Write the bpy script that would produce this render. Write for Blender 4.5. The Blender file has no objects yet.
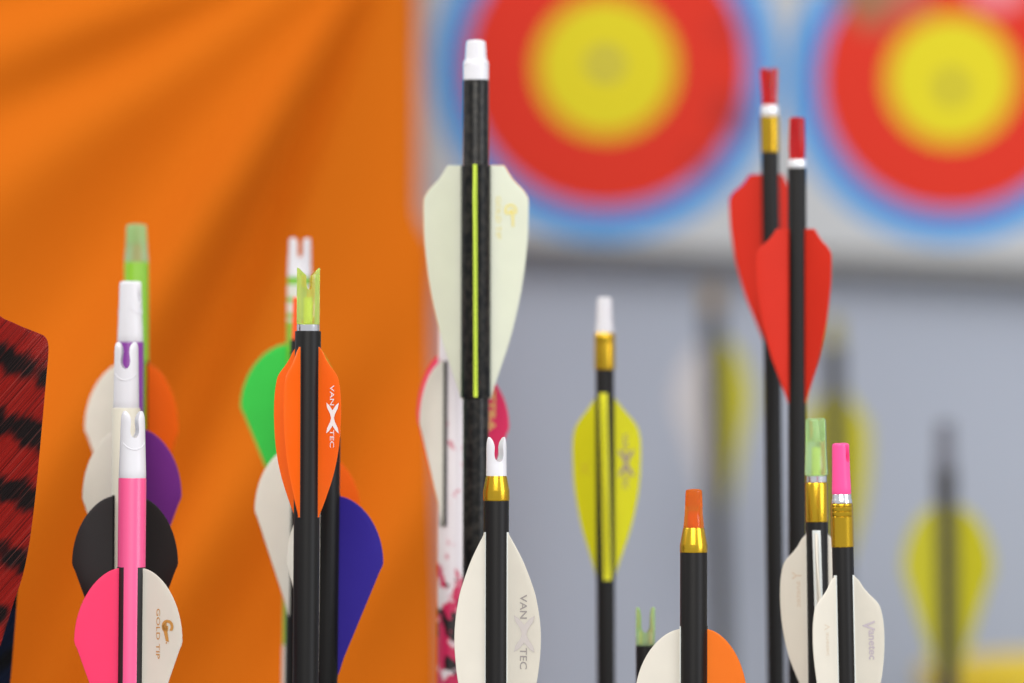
import bpy, bmesh, math, random
from mathutils import Vector, Matrix, Euler

random.seed(7)
S = bpy.context.scene
COL = S.collection

# ------------------------------------------------------------------ camera frame
K = 0.00036          # metres per photo pixel at the focus distance
LENS = 200.0
D = 1024 * K * LENS / 36.0
ZC = 0.72            # camera height above the floor

def f_at(y):
    return K * (D + y) / D

def P(px, py, y):
    f = f_at(y)
    return Vector(((px - 512) * f, y, ZC - (py - 341.5) * f))

# ------------------------------------------------------------------ colours and materials
def lin(c):
    out = []
    for v in c:
        v /= 255.0
        out.append(v / 12.92 if v <= 0.04045 else ((v + 0.055) / 1.055) ** 2.4)
    return (*out, 1.0)

def new_mat(name):
    m = bpy.data.materials.new(name)
    m.use_nodes = True
    nt = m.node_tree
    b = nt.nodes['Principled BSDF']
    return m, nt, b

MATS = {}
def plain(name, rgb, rough=0.5, metal=0.0, spec=0.5, var=0.0, scale=60.0, bump=0.0, coat=0.0):
    if name in MATS:
        return MATS[name]
    m, nt, b = new_mat(name)
    c = lin(rgb)
    b.inputs['Roughness'].default_value = rough
    b.inputs['Metallic'].default_value = metal
    b.inputs['Specular IOR Level'].default_value = spec
    b.inputs['Coat Weight'].default_value = coat
    tc = nt.nodes.new('ShaderNodeTexCoord')
    nz = nt.nodes.new('ShaderNodeTexNoise')
    nz.inputs['Scale'].default_value = scale
    nz.inputs['Detail'].default_value = 3
    nt.links.new(tc.outputs['Object'], nz.inputs['Vector'])
    mx = nt.nodes.new('ShaderNodeMix'); mx.data_type = 'RGBA'
    mx.inputs['A'].default_value = tuple(v * (1 - var) for v in c[:3]) + (1,)
    mx.inputs['B'].default_value = tuple(min(1, v * (1 + var)) for v in c[:3]) + (1,)
    nt.links.new(nz.outputs['Fac'], mx.inputs['Factor'])
    nt.links.new(mx.outputs['Result'], b.inputs['Base Color'])
    if bump:
        bp = nt.nodes.new('ShaderNodeBump')
        bp.inputs['Strength'].default_value = bump
        bp.inputs['Distance'].default_value = 0.0005
        nt.links.new(nz.outputs['Fac'], bp.inputs['Height'])
        nt.links.new(bp.outputs['Normal'], b.inputs['Normal'])
    MATS[name] = m
    return m

def vane_mat(name, rgb, trans=0.25, rough=0.45):
    """thin plastic: some of the light comes through"""
    if name in MATS:
        return MATS[name]
    m, nt, b = new_mat(name)
    c = lin(rgb)
    tc = nt.nodes.new('ShaderNodeTexCoord')
    nz = nt.nodes.new('ShaderNodeTexNoise')
    nz.inputs['Scale'].default_value = 90
    nt.links.new(tc.outputs['Object'], nz.inputs['Vector'])
    mx = nt.nodes.new('ShaderNodeMix'); mx.data_type = 'RGBA'
    mx.inputs['A'].default_value = tuple(v * 0.95 for v in c[:3]) + (1,)
    mx.inputs['B'].default_value = tuple(min(1, v * 1.05) for v in c[:3]) + (1,)
    nt.links.new(nz.outputs['Fac'], mx.inputs['Factor'])
    nt.links.new(mx.outputs['Result'], b.inputs['Base Color'])
    b.inputs['Roughness'].default_value = rough
    b.inputs['Specular IOR Level'].default_value = 0.3
    tr = nt.nodes.new('ShaderNodeBsdfTranslucent')
    nt.links.new(mx.outputs['Result'], tr.inputs['Color'])
    ms = nt.nodes.new('ShaderNodeMixShader')
    ms.inputs['Fac'].default_value = trans
    nt.links.new(b.outputs['BSDF'], ms.inputs[1])
    nt.links.new(tr.outputs['BSDF'], ms.inputs[2])
    nt.links.new(ms.outputs['Shader'], nt.nodes['Material Output'].inputs['Surface'])
    MATS[name] = m
    return m

def clear_mat(name, rgb, trans=0.6, rough=0.18, tl=0.35):
    """tinted see-through moulded plastic"""
    if name in MATS:
        return MATS[name]
    m, nt, b = new_mat(name)
    c = lin(rgb)
    b.inputs['Base Color'].default_value = c
    b.inputs['Roughness'].default_value = rough
    b.inputs['Transmission Weight'].default_value = trans
    b.inputs['IOR'].default_value = 1.46
    tr = nt.nodes.new('ShaderNodeBsdfTranslucent')
    tr.inputs['Color'].default_value = c
    ms = nt.nodes.new('ShaderNodeMixShader')
    ms.inputs['Fac'].default_value = tl
    nt.links.new(b.outputs['BSDF'], ms.inputs[1])
    nt.links.new(tr.outputs['BSDF'], ms.inputs[2])
    nt.links.new(ms.outputs['Shader'], nt.nodes['Material Output'].inputs['Surface'])
    MATS[name] = m
    return m

def carbon(name='black_carbon', rgb=(17, 15, 14), rough=0.45):
    if name in MATS:
        return MATS[name]
    m, nt, b = new_mat(name)
    tc = nt.nodes.new('ShaderNodeTexCoord')
    mp = nt.nodes.new('ShaderNodeMapping'); mp.inputs['Scale'].default_value = (900, 900, 60)
    nz = nt.nodes.new('ShaderNodeTexNoise'); nz.inputs['Scale'].default_value = 1; nz.inputs['Detail'].default_value = 4
    nt.links.new(tc.outputs['Object'], mp.inputs['Vector']); nt.links.new(mp.outputs['Vector'], nz.inputs['Vector'])
    # sparse pale scuffs
    mp2 = nt.nodes.new('ShaderNodeMapping'); mp2.inputs['Scale'].default_value = (260, 260, 160)
    n2 = nt.nodes.new('ShaderNodeTexNoise'); n2.inputs['Scale'].default_value = 1; n2.inputs['Detail'].default_value = 6
    nt.links.new(tc.outputs['Object'], mp2.inputs['Vector']); nt.links.new(mp2.outputs['Vector'], n2.inputs['Vector'])
    r2 = nt.nodes.new('ShaderNodeValToRGB'); r2.color_ramp.elements[0].position = 0.80; r2.color_ramp.elements[1].position = 0.86
    nt.links.new(n2.outputs['Fac'], r2.inputs['Fac'])
    mx = nt.nodes.new('ShaderNodeMix'); mx.data_type = 'RGBA'
    c = lin(rgb)
    mx.inputs['A'].default_value = tuple(v * 0.8 for v in c[:3]) + (1,)
    mx.inputs['B'].default_value = tuple(v * 1.3 for v in c[:3]) + (1,)
    nt.links.new(nz.outputs['Fac'], mx.inputs['Factor'])
    m2 = nt.nodes.new('ShaderNodeMix'); m2.data_type = 'RGBA'
    m2.inputs['B'].default_value = lin((120, 118, 115))
    nt.links.new(r2.outputs['Color'], m2.inputs['Factor'])
    nt.links.new(mx.outputs['Result'], m2.inputs['A'])
    nt.links.new(m2.outputs['Result'], b.inputs['Base Color'])
    b.inputs['Roughness'].default_value = rough
    b.inputs['Specular IOR Level'].default_value = 0.22
    MATS[name] = m
    return m

def wrap_smoke():
    """glossy black wrap with a dim grey print of blocks and swirls"""
    if 'printed_black_wrap' in MATS:
        return MATS['printed_black_wrap']
    m, nt, b = new_mat('printed_black_wrap')
    tc = nt.nodes.new('ShaderNodeTexCoord')
    mp = nt.nodes.new('ShaderNodeMapping'); mp.inputs['Scale'].default_value = (260, 260, 220)
    nt.links.new(tc.outputs['Object'], mp.inputs['Vector'])
    vo = nt.nodes.new('ShaderNodeTexVoronoi'); vo.distance = 'CHEBYCHEV'; vo.inputs['Scale'].default_value = 1.3
    nt.links.new(mp.outputs['Vector'], vo.inputs['Vector'])
    nz = nt.nodes.new('ShaderNodeTexNoise'); nz.inputs['Scale'].default_value = 1.6; nz.inputs['Detail'].default_value = 4
    nt.links.new(mp.outputs['Vector'], nz.inputs['Vector'])
    r = nt.nodes.new('ShaderNodeValToRGB')
    e = r.color_ramp.elements
    e[0].position = 0.46; e[0].color = lin((7, 7, 7))
    e[1].position = 0.68; e[1].color = lin((40, 37, 33))
    ad = nt.nodes.new('ShaderNodeMath'); ad.operation = 'MULTIPLY_ADD'
    ad.inputs[1].default_value = 0.35
    nt.links.new(vo.outputs['Distance'], ad.inputs[0]); nt.links.new(nz.outputs['Fac'], ad.inputs[2])
    sb = nt.nodes.new('ShaderNodeMath'); sb.operation = 'SUBTRACT'; sb.inputs[1].default_value = 0.1
    nt.links.new(ad.outputs[0], sb.inputs[0])
    nt.links.new(sb.outputs[0], r.inputs['Fac'])
    nt.links.new(r.outputs['Color'], b.inputs['Base Color'])
    b.inputs['Roughness'].default_value = 0.3
    b.inputs['Specular IOR Level'].default_value = 0.22
    MATS['printed_black_wrap'] = m
    return m

def wrap_camo():
    """white wrap with pink and black blotches, denser further down the shaft"""
    m, nt, b = new_mat('pink_camo_wrap')
    tc = nt.nodes.new('ShaderNodeTexCoord')
    sep = nt.nodes.new('ShaderNodeSeparateXYZ')
    nt.links.new(tc.outputs['Object'], sep.inputs[0])
    mr = nt.nodes.new('ShaderNodeMapRange')
    mr.inputs['From Min'].default_value = 0.645; mr.inputs['From Max'].default_value = 0.612
    mr.inputs['To Min'].default_value = -0.12; mr.inputs['To Max'].default_value = 0.09
    nt.links.new(sep.outputs['Z'], mr.inputs['Value'])
    def noise(sc, off):
        mp = nt.nodes.new('ShaderNodeMapping'); mp.inputs['Location'].default_value = off
        mp.inputs['Scale'].default_value = (sc, sc, sc * 0.8)
        n = nt.nodes.new('ShaderNodeTexNoise'); n.inputs['Scale'].default_value = 1; n.inputs['Detail'].default_value = 3
        nt.links.new(tc.outputs['Object'], mp.inputs['Vector']); nt.links.new(mp.outputs['Vector'], n.inputs['Vector'])
        a = nt.nodes.new('ShaderNodeMath'); a.operation = 'ADD'
        nt.links.new(n.outputs['Fac'], a.inputs[0]); nt.links.new(mr.outputs[0], a.inputs[1])
        return a
    def ramp(src, p0, p1):
        r = nt.nodes.new('ShaderNodeValToRGB'); r.color_ramp.elements[0].position = p0; r.color_ramp.elements[1].position = p1
        nt.links.new(src.outputs[0], r.inputs['Fac']); return r
    rp = ramp(noise(150, (3, 1, 2)), 0.47, 0.53)
    rk = ramp(noise(170, (4.3, 6.1, 5)), 0.625, 0.65)
    m1 = nt.nodes.new('ShaderNodeMix'); m1.data_type = 'RGBA'
    m1.inputs['A'].default_value = lin((222, 214, 216)); m1.inputs['B'].default_value = lin((196, 30, 82))
    nt.links.new(rp.outputs['Color'], m1.inputs['Factor'])
    m2 = nt.nodes.new('ShaderNodeMix'); m2.data_type = 'RGBA'
    m2.inputs['B'].default_value = lin((24, 14, 18))
    nt.links.new(m1.outputs['Result'], m2.inputs['A']); nt.links.new(rk.outputs['Color'], m2.inputs['Factor'])
    nt.links.new(m2.outputs['Result'], b.inputs['Base Color'])
    b.inputs['Roughness'].default_value = 0.35
    return m

def wrap_bands(z_top, z_bot):
    """green wrap with white bands near the nock"""
    m, nt, b = new_mat('green_white_banded_wrap')
    tc = nt.nodes.new('ShaderNodeTexCoord')
    sep = nt.nodes.new('ShaderNodeSeparateXYZ')
    nt.links.new(tc.outputs['Object'], sep.inputs[0])
    mr = nt.nodes.new('ShaderNodeMapRange')
    mr.inputs['From Min'].default_value = z_top; mr.inputs['From Max'].default_value = z_bot
    nt.links.new(sep.outputs['Z'], mr.inputs['Value'])
    r = nt.nodes.new('ShaderNodeValToRGB'); r.color_ramp.interpolation = 'CONSTANT'
    g_, w_ = lin((112, 178, 28)), lin((205, 204, 192))
    e = r.color_ramp.elements
    e[0].position = 0.0; e[0].color = g_
    e[1].position = 0.017; e[1].color = w_
    for p_, c_ in ((0.05, g_), (0.06, w_), (0.086, g_), (0.10, w_), (0.108, g_), (0.905, w_)):
        q = e.new(p_); q.color = c_
    nt.links.new(mr.outputs[0], r.inputs['Fac'])
    nt.links.new(r.outputs['Color'], b.inputs['Base Color'])
    b.inputs['Roughness'].default_value = 0.35
    return m

def feather_mat(name, base, dark, period, phase, slope=-0.4, pale=(176, 96, 86)):
    m, nt, b = new_mat(name)
    uv = nt.nodes.new('ShaderNodeUVMap'); uv.uv_map = 'UVMap'
    sp = nt.nodes.new('ShaderNodeSeparateXYZ'); nt.links.new(uv.outputs['UV'], sp.inputs[0])
    def math_(op, a, b_):
        n = nt.nodes.new('ShaderNodeMath'); n.operation = op
        for i, v in enumerate((a, b_)):
            if v is None: continue
            if isinstance(v, (int, float)): n.inputs[i].default_value = v
            else: nt.links.new(v, n.inputs[i])
        return n.outputs[0]
    u, v = sp.outputs['X'], sp.outputs['Y']
    barb = math_('ADD', u, math_('MULTIPLY', v, 1.15))        # barbs run outwards and up
    cb = nt.nodes.new('ShaderNodeCombineXYZ')
    nt.links.new(math_('MULTIPLY', barb, 1400), cb.inputs[0]); nt.links.new(math_('MULTIPLY', v, 25), cb.inputs[1])
    nb = nt.nodes.new('ShaderNodeTexNoise'); nb.inputs['Scale'].default_value = 1; nb.inputs['Detail'].default_value = 2
    nt.links.new(cb.outputs[0], nb.inputs['Vector'])
    wv = math_('SINE', math_('ADD', math_('MULTIPLY', barb, 5200), math_('MULTIPLY', nb.outputs['Fac'], 3.0)), None)
    # dark bars
    c2 = nt.nodes.new('ShaderNodeCombineXYZ')
    nt.links.new(math_('MULTIPLY', barb, 160), c2.inputs[0]); nt.links.new(math_('MULTIPLY', v, 90), c2.inputs[1])
    n2 = nt.nodes.new('ShaderNodeTexNoise'); n2.inputs['Scale'].default_value = 1; n2.inputs['Detail'].default_value = 3
    nt.links.new(c2.outputs[0], n2.inputs['Vector'])
    bars = math_('ADD', math_('MULTIPLY', math_('ADD', u, math_('MULTIPLY', v, slope)), 2 * math.pi / period), phase)
    bars = math_('ADD', bars, math_('MULTIPLY', nb.outputs['Fac'], 0.7))
    bars = math_('ADD', math_('SINE', bars, None), math_('MULTIPLY', math_('SUBTRACT', n2.outputs['Fac'], 0.5), 3.6))
    r = nt.nodes.new('ShaderNodeValToRGB'); r.color_ramp.elements[0].position = 0.32; r.color_ramp.elements[1].position = 1.0
    sc = math_('ADD', math_('MULTIPLY', bars, 0.5), 0.5)
    nt.links.new(sc, r.inputs['Fac'])
    mx = nt.nodes.new('ShaderNodeMix'); mx.data_type = 'RGBA'
    r.color_ramp.interpolation = 'EASE'
    mx.inputs['A'].default_value = lin(base); mx.inputs['B'].default_value = lin(dark)
    nt.links.new(r.outputs['Color'], mx.inputs['Factor'])
    # barb to barb colour variation
    m2 = nt.nodes.new('ShaderNodeMix'); m2.data_type = 'RGBA'; m2.blend_type = 'MULTIPLY'
    m2.inputs['B'].default_value = (0.35, 0.3, 0.3, 1)
    r3 = nt.nodes.new('ShaderNodeValToRGB'); r3.color_ramp.elements[0].position = 0.48; r3.color_ramp.elements[1].position = 0.68
    nt.links.new(nb.outputs['Fac'], r3.inputs['Fac'])
    nt.links.new(r3.outputs['Color'], m2.inputs['Factor'])
    nt.links.new(mx.outputs['Result'], m2.inputs['A'])
    m3 = nt.nodes.new('ShaderNodeMix'); m3.data_type = 'RGBA'  # thin glints along the barbs, painted into the base colour
    r4 = nt.nodes.new('ShaderNodeValToRGB'); r4.color_ramp.elements[0].position = 0.30; r4.color_ramp.elements[1].position = 0.40
    r4.color_ramp.elements[0].color = (.3, .3, .3, 1); r4.color_ramp.elements[1].color = (0, 0, 0, 1)
    nt.links.new(nb.outputs['Fac'], r4.inputs['Fac'])
    nt.links.new(r4.outputs['Color'], m3.inputs['Factor'])
    nt.links.new(m2.outputs['Result'], m3.inputs['A'])
    m3.inputs['B'].default_value = lin(pale)
    nt.links.new(m3.outputs['Result'], b.inputs['Base Color'])
    bp = nt.nodes.new('ShaderNodeBump'); bp.inputs['Strength'].default_value = 0.6; bp.inputs['Distance'].default_value = 0.0006
    nt.links.new(wv, bp.inputs['Height']); nt.links.new(bp.outputs['Normal'], b.inputs['Normal'])
    b.inputs['Roughness'].default_value = 0.5
    b.inputs['Specular IOR Level'].default_value = 0.3
    b.inputs['Sheen Weight'].default_value = 0.0
    return m

# ------------------------------------------------------------------ mesh helpers
def link(name, bm, mat, parent=None, smooth=True):
    bmesh.ops.recalc_face_normals(bm, faces=bm.faces)
    me = bpy.data.meshes.new(name)
    bm.to_mesh(me); bm.free()
    if mat: me.materials.append(mat)
    if smooth:
        for p in me.polygons: p.use_smooth = True
        me.set_sharp_from_angle(angle=math.radians(38))
    o = bpy.data.objects.new(name, me)
    COL.objects.link(o)
    if parent: o.parent = parent
    return o

def lathe(bm, prof, n=40, close=True):
    """prof: list of (r, z)"""
    rings = []
    for r, z in prof:
        rings.append([bm.verts.new((r * math.cos(2 * math.pi * i / n), r * math.sin(2 * math.pi * i / n), z)) for i in range(n)])
    for a, b in zip(rings[:-1], rings[1:]):
        for i in range(n):
            bm.faces.new((a[i], a[(i + 1) % n], b[(i + 1) % n], b[i]))
    if close:
        bm.faces.new(list(reversed(rings[0])))
        bm.faces.new(rings[-1])
    return rings

def interp(pts, s):
    if s <= pts[0][0]: return pts[0][1]
    for (a, ha), (b, hb) in zip(pts[:-1], pts[1:]):
        if s <= b:
            return ha + (hb - ha) * (s - a) / max(1e-9, b - a)
    return pts[-1][1]

def smoothed(pts, n):
    """resample (s,h) with a Catmull-Rom spline"""
    out = []
    m = len(pts)
    per = max(2, n // (m - 1))
    for i in range(m - 1):
        p0 = pts[max(0, i - 1)]; p1 = pts[i]; p2 = pts[i + 1]; p3 = pts[min(m - 1, i + 2)]
        for k in range(per):
            t = k / per
            q = []
            for c in (0, 1):
                q.append(0.5 * ((2 * p1[c]) + (-p0[c] + p2[c]) * t + (2 * p0[c] - 5 * p1[c] + 4 * p2[c] - p3[c]) * t * t
                                + (-p0[c] + 3 * p1[c] - 3 * p2[c] + p3[c]) * t ** 3))
            out.append(tuple(q))
    out.append(pts[-1])
    fixed = [out[0]]
    for s, h in out[1:]:
        fixed.append((max(s, fixed[-1][0] + 1e-5), max(h, 0.0)))
    return fixed

def prof_raptor(n=16, a=0.37):
    pts = []
    for i in range(n + 1):
        t = i / n
        s = a * (1 - math.cos(t * math.pi / 2))
        pts.append((s, math.sin(t * math.pi / 2) ** 1.18))
    for t in (0.03, 0.07, 0.14, 0.25, 0.4, 0.55, 0.7, 0.85, 1.0):
        s = a + (1 - a) * t
        pts.append((s, (1 - t) * (1.0 if t > .05 else 1.012)))
    pts[-1] = (1.0, 0.03)
    return pts

SHIELD = smoothed([(0, .36), (.012, .42), (.035, .50), (.065, .63), (.1, .84), (.128, .955), (.15, 1.0), (.22, 1.0), (.34, .965), (.53, .82), (.73, .55), (.9, .22), (1, .03)], 60)
STEP = smoothed([(0, .03), (.03, .2), (.07, .34), (.11, .53), (.155, .78), (.2, .91), (.3, 1), (.44, 1.0), (.6, .9), (.75, .68), (.9, .32), (1, .03)], 60)
SPEED = smoothed([(0, .05), (.07, .4), (.14, .78), (.2, .95), (.3, 1), (.5, .93), (.7, .68), (.85, .37), (1, .03)], 60)
LONG = smoothed([(0, .02), (.06, .25), (.12, .46), (.2, .68), (.29, .87), (.42, 1), (.55, .985), (.7, .83), (.85, .48), (1, .03)], 60)
RAPTOR = prof_raptor()

class Shaft:
    """geometry shared by all parts of one arrow: axis is local z, the floor end is z = 0"""
    def __init__(self, x0, y0, x1, depth, r):
        self.f = f_at(depth)
        top = P(x0, y0, depth)
        bot = P(x1, 683, depth)
        d = (top - bot).normalized()
        self.root = top - d * (top.z / d.z)
        self.L = (top - self.root).length
        self.r = r * self.f
        self.y0 = y0
        self.rot = Vector((0, 0, 1)).rotation_difference(d)
    def z(self, py):
        return self.L - (py - self.y0) * self.f

def arrow(x0, y0, x1, depth, r, label, group):
    sh = Shaft(x0, y0, x1, depth, r)
    e = bpy.data.objects.new('arrow', None)
    COL.objects.link(e)
    e.empty_display_size = 0.02
    e.location = sh.root
    e.rotation_mode = 'QUATERNION'
    e.rotation_quaternion = sh.rot
    e['label'] = label; e['category'] = 'arrow'; e['group'] = group
    sh.e = e
    return sh

def shaft(sh, y_top, mat, name='shaft', r=None, y_bot=None, label=None):
    bm = bmesh.new()
    r = r * sh.f if r else sh.r
    z1 = sh.z(y_top)
    z0 = sh.z(y_bot) if y_bot else 0.0
    if y_bot:
        prof = [(r * .98, z0), (r, z0 + .0003), (r, z1 - .0003), (r * .98, z1)]
    else:
        prof = [(r * .15, 0.0), (r * .8, .018), (r, .02), (r, z1 - .0003), (r * .97, z1)]
    lathe(bm, prof, 48)
    o = link(name, bm, mat, sh.e)
    if label: o['label'] = label
    return o

def collar(sh, name, pts, mat, label=None):
    """lathe from a list of (photo row, radius in photo px)"""
    bm = bmesh.new()
    prof = [(r * sh.f, sh.z(py)) for py, r in pts]
    lathe(bm, prof, 48)
    o = link(name, bm, mat, sh.e)
    if label: o['label'] = label
    return o

def nock(sh, H, throat, rb, rt, w, mat, rot=0, ry=None, bulb=0.0, waist=None, lean=0.0, label=None, ridge=True, cut=0.0, tip=0.9):
    """string nock: body with a slot and two prongs. px sizes; rot (deg) turns the slot; 0 = slot faces the camera"""
    f = sh.f
    N = 14
    bm = bmesh.new()
    zt = sh.L; zb = sh.L - H * f; zth = sh.L - throat * f
    ry = ry or rb * 0.86
    def R(z):
        t = (z - zb) / (zt - zb)
        r = rb + (rt - rb) * t
        if waist and t < waist[0]:
            r = rb
        elif waist:
            k = min(1, (t - waist[0]) / 0.12); k = k * k * (3 - 2 * k)
            r = rb + (waist[1] - rb) * k + (rt - waist[1]) * max(0, (t - waist[0]))
        return r * f
    def RY(z):
        t = (z - zb) / (zt - zb)
        if waist:
            k = min(1, max(0, (t - waist[0]) / 0.16)); k = k * k * (3 - 2 * k)
            return f * (rb - 0.06 * rb * math.sin(math.pi * min(1, t / waist[0])) * 0 + (ry - rb) * k - 0.9 * max(0, t - .62) / .38)
        k = ry + (ry * 0.86 - ry) * t
        k2 = rb if t < 0.02 else k + (rb - k) * max(0, 1 - t * 3)
        return k2 * f
    # body rings, two half arcs
    def ring(z, s=1.0):
        rx, r_y = R(z) * s, RY(z) * s
        right = [(rx * math.sin(a), r_y * math.cos(a), z) for a in [math.pi * i / N for i in range(N + 1)]]
        left = [(-rx * math.sin(a), r_y * math.cos(a), z) for a in [math.pi * i / N for i in range(N + 1)]]
        return right, left
    def mk(pts): return [bm.verts.new(p) for p in pts]
    levels = [zb + (zth - zb) * t for t in (0, 0.02, 0.2, 0.35, 0.5, 0.65, 0.8, 0.9, 1)]
    prev = None
    first = None
    for i, z in enumerate(levels):
        rr, ll = ring(z, 0.97 if i == 0 else 1.0)
        vr = mk(rr)
        vl = [vr[0]] + mk(ll[1:-1]) + [vr[-1]]
        if prev:
            for a, b in ((prev[0], vr), (prev[1], vl)):
                for k in range(N):
                    bm.faces.new((a[k], a[k + 1], b[k + 1], b[k]))
        else:
            first = vr + list(reversed(vl[1:-1]))
            bm.faces.new(first)
        prev = (vr, vl)
    # shared chord at the throat bottom
    M = 6
    zz = levels[-1]; r_y = RY(zz)
    chord = [prev[0][0]] + mk([(0, r_y * (1 - 2 * j / M), zz) for j in range(1, M)]) + [prev[0][-1]]
    hgt = zt - zth
    steps = [0.03, 0.1, 0.2, 0.32, 0.46, 0.6, 0.7, 0.8, 0.88, 0.93, 0.97, 0.99, 1.0]
    for side, base in ((1, prev[0]), (-1, prev[1])):
        arc_prev, ch_prev = base, chord
        for t in steps:
            z = zth + hgt * t
            if t < 0.3:
                ww = w * (1 + bulb) * math.sqrt(max(0, 1 - (1 - t / 0.3) ** 2))
            else:
                k = min(1, (t - 0.3) / 0.35); k = k * k * (3 - 2 * k)
                ww = w * (1 + bulb) * (1 - k) + w * k
            if t > 0.5: ww += w * 0.4 * ((t - 0.5) / 0.5) ** 2
            ww *= f
            rx, r_y = R(z), RY(z)
            ww = min(ww, rx * 0.86)
            yc = r_y * math.sqrt(max(0.02, 1 - (ww / rx) ** 2))
            a0 = math.asin(min(1, ww / rx))
            arc = []
            for i in range(N + 1):
                a = a0 + (math.pi - 2 * a0) * i / N
                arc.append([side * rx * math.sin(a), r_y * math.cos(a), z])
            ch = [[side * ww, yc * (1 - 2 * j / M), z] for j in range(M + 1)]
            shr = 1.0
            if t > tip:
                q = (t - tip) / (1 - tip)
                shr = math.sqrt(max(0.04, 1 - q ** 2.4 * 0.94))
            cx = side * (ww + rx) / 2
            for p in arc + ch:
                p[0] = cx + (p[0] - cx) * shr + side * lean * f * t
                p[1] *= shr
            if cut and t > 0.55:
                for p in arc + ch:
                    k = (rx - abs(p[0])) / max(1e-6, rx - ww)
                    p[2] -= cut * f * max(0, min(1, k)) * (t - 0.55) / 0.45
            va = mk(arc)
            vc = [va[0]] + mk(ch[1:-1]) + [va[-1]]
            for k in range(N):
                bm.faces.new((arc_prev[k], arc_prev[k + 1], va[k + 1], va[k]))
            for k in range(M):
                bm.faces.new((ch_prev[k], ch_prev[k + 1], vc[k + 1], vc[k]))
            arc_prev, ch_prev = va, vc
        bm.faces.new(arc_prev + list(reversed(ch_prev[1:-1])))
    if ridge:
        # raised index line curving round the body under the throat
        zc = zth - 0.12 * (zth - zb) 
        for sgn in (1, -1):
            prevq = None
            for i in range(13):
                u = -1 + 2 * i / 12
                a = u * 1.0
                z = zc - 0.1 * H * f * (1 - u * u)
                rx, r_y = R(z), RY(z)
                nx, ny = math.sin(a), -math.cos(a) * sgn
                quad = []
                for (dr, dz) in ((-.2, .55), (.45, .25), (.45, -.25), (-.2, -.55)):
                    quad.append(bm.verts.new((nx * (rx + dr * f), ny * (r_y + dr * f), z + dz * f * 1.6)))
                if prevq:
                    for k in range(4):
                        bm.faces.new((prevq[k], prevq[(k + 1) % 4], quad[(k + 1) % 4], quad[k]))
                else:
                    bm.faces.new(quad)
                prevq = quad
            bm.faces.new(prevq)
    bmesh.ops.rotate(bm, verts=bm.verts, cent=(0, 0, 0), matrix=Matrix.Rotation(math.radians(rot), 3, 'Z'))
    o = link('nock', bm, mat, sh.e)
    if label: o['label'] = label
    return o

def vdir(deg):
    a = math.radians(deg)
    return Vector((math.sin(a), -math.cos(a), 0)), Vector((math.cos(a), math.sin(a), 0))

FOOT_SEC = ((-.5, -.3), (-.47, .4), (-.36, .5), (-.25, .6), (-.13, .9), (-.05, 1), (.05, 1), (.13, .9), (.25, .6), (.36, .5), (.47, .4), (.5, -.3))

def vane(sh, y_start, length, h, deg, prof, mat, twist=0.0, foot=None, foot_w=6.0, foot_h=1.8, thick=1.9, name='vane',
         r=None, cup=0.0, label=None, foot_ext=3.0, rows=10):
    """one fletching vane: profile is (fraction along, fraction of height)"""
    f = sh.f
    r0 = (r * f if r else sh.r) - 0.0001
    z1 = sh.z(y_start)
    Lm = length * f
    bm = bmesh.new()
    uvl = bm.loops.layers.uv.new('UVMap')
    uvs = {}
    grids = {1: [], -1: []}
    for s, hh in prof:
        hm = max(0.0006, hh * h * f)
        d, p = vdir(deg + twist * (s - 0.5))
        for side in (1, -1):
            row = []
            for j in range(rows + 1):
                v = (j / rows)
                dist = v * hm
                t = thick * f * (0.5 if v < 1 else 0.25) * (1.25 - 0.5 * v)
                bend = cup * f * (dist / max(1e-6, h * f)) ** 2
                co = d * (r0 + dist) + p * (side * t + bend)
                co.z = z1 - s * Lm
                vt = bm.verts.new(co)
                uvs[vt] = (s * Lm, dist)
                row.append(vt)
            grids[side].append(row)
    n = len(prof)
    for side in (1, -1):
        g = grids[side]
        for i in range(n - 1):
            for j in range(rows):
                bm.faces.new((g[i][j], g[i + 1][j], g[i + 1][j + 1], g[i][j + 1]))
    A, B = grids[1], grids[-1]
    for i in range(n - 1):
        for j in (0, rows):
            bm.faces.new((A[i][j], A[i + 1][j], B[i + 1][j], B[i][j]))
    for i in (0, n - 1):
        for j in range(rows):
            bm.faces.new((A[i][j], A[i][j + 1], B[i][j + 1], B[i][j]))
    for fc in bm.faces:
        for lp in fc.loops:
            lp[uvl].uv = uvs[lp.vert]
    o = link(name, bm, mat, sh.e)
    if label: o['label'] = label
    if foot:
        fb = bmesh.new()
        prev = None
        m = 24
        for i in range(m + 1):
            s = -foot_ext / length + (1 + 2 * foot_ext / length) * i / m
            d, p = vdir(deg + twist * (s - 0.5))
            tap = 1.0 if 0 < i < m else 0.7
            loop = []
            for (u, q) in FOOT_SEC:
                # the strip hugs the round shaft
                ang = u * foot_w * f / r0
                dd = d * math.cos(ang) + p * math.sin(ang)
                co = dd * (r0 + 0.0001 + q * foot_h * f * 0.5 * tap)
                co.z = z1 - s * Lm
                loop.append(fb.verts.new(co))
            if prev:
                for k in range(len(loop)):
                    fb.faces.new((prev[k], prev[(k + 1) % len(loop)], loop[(k + 1) % len(loop)], loop[k]))
            else:
                fb.faces.new(loop)
            prev = loop
        fb.faces.new(prev)
        link('vane_base', fb, foot, o)
    o['_v'] = (z1, Lm, r0, deg, twist, thick * f, h * f, cup * f)
    return o

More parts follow.
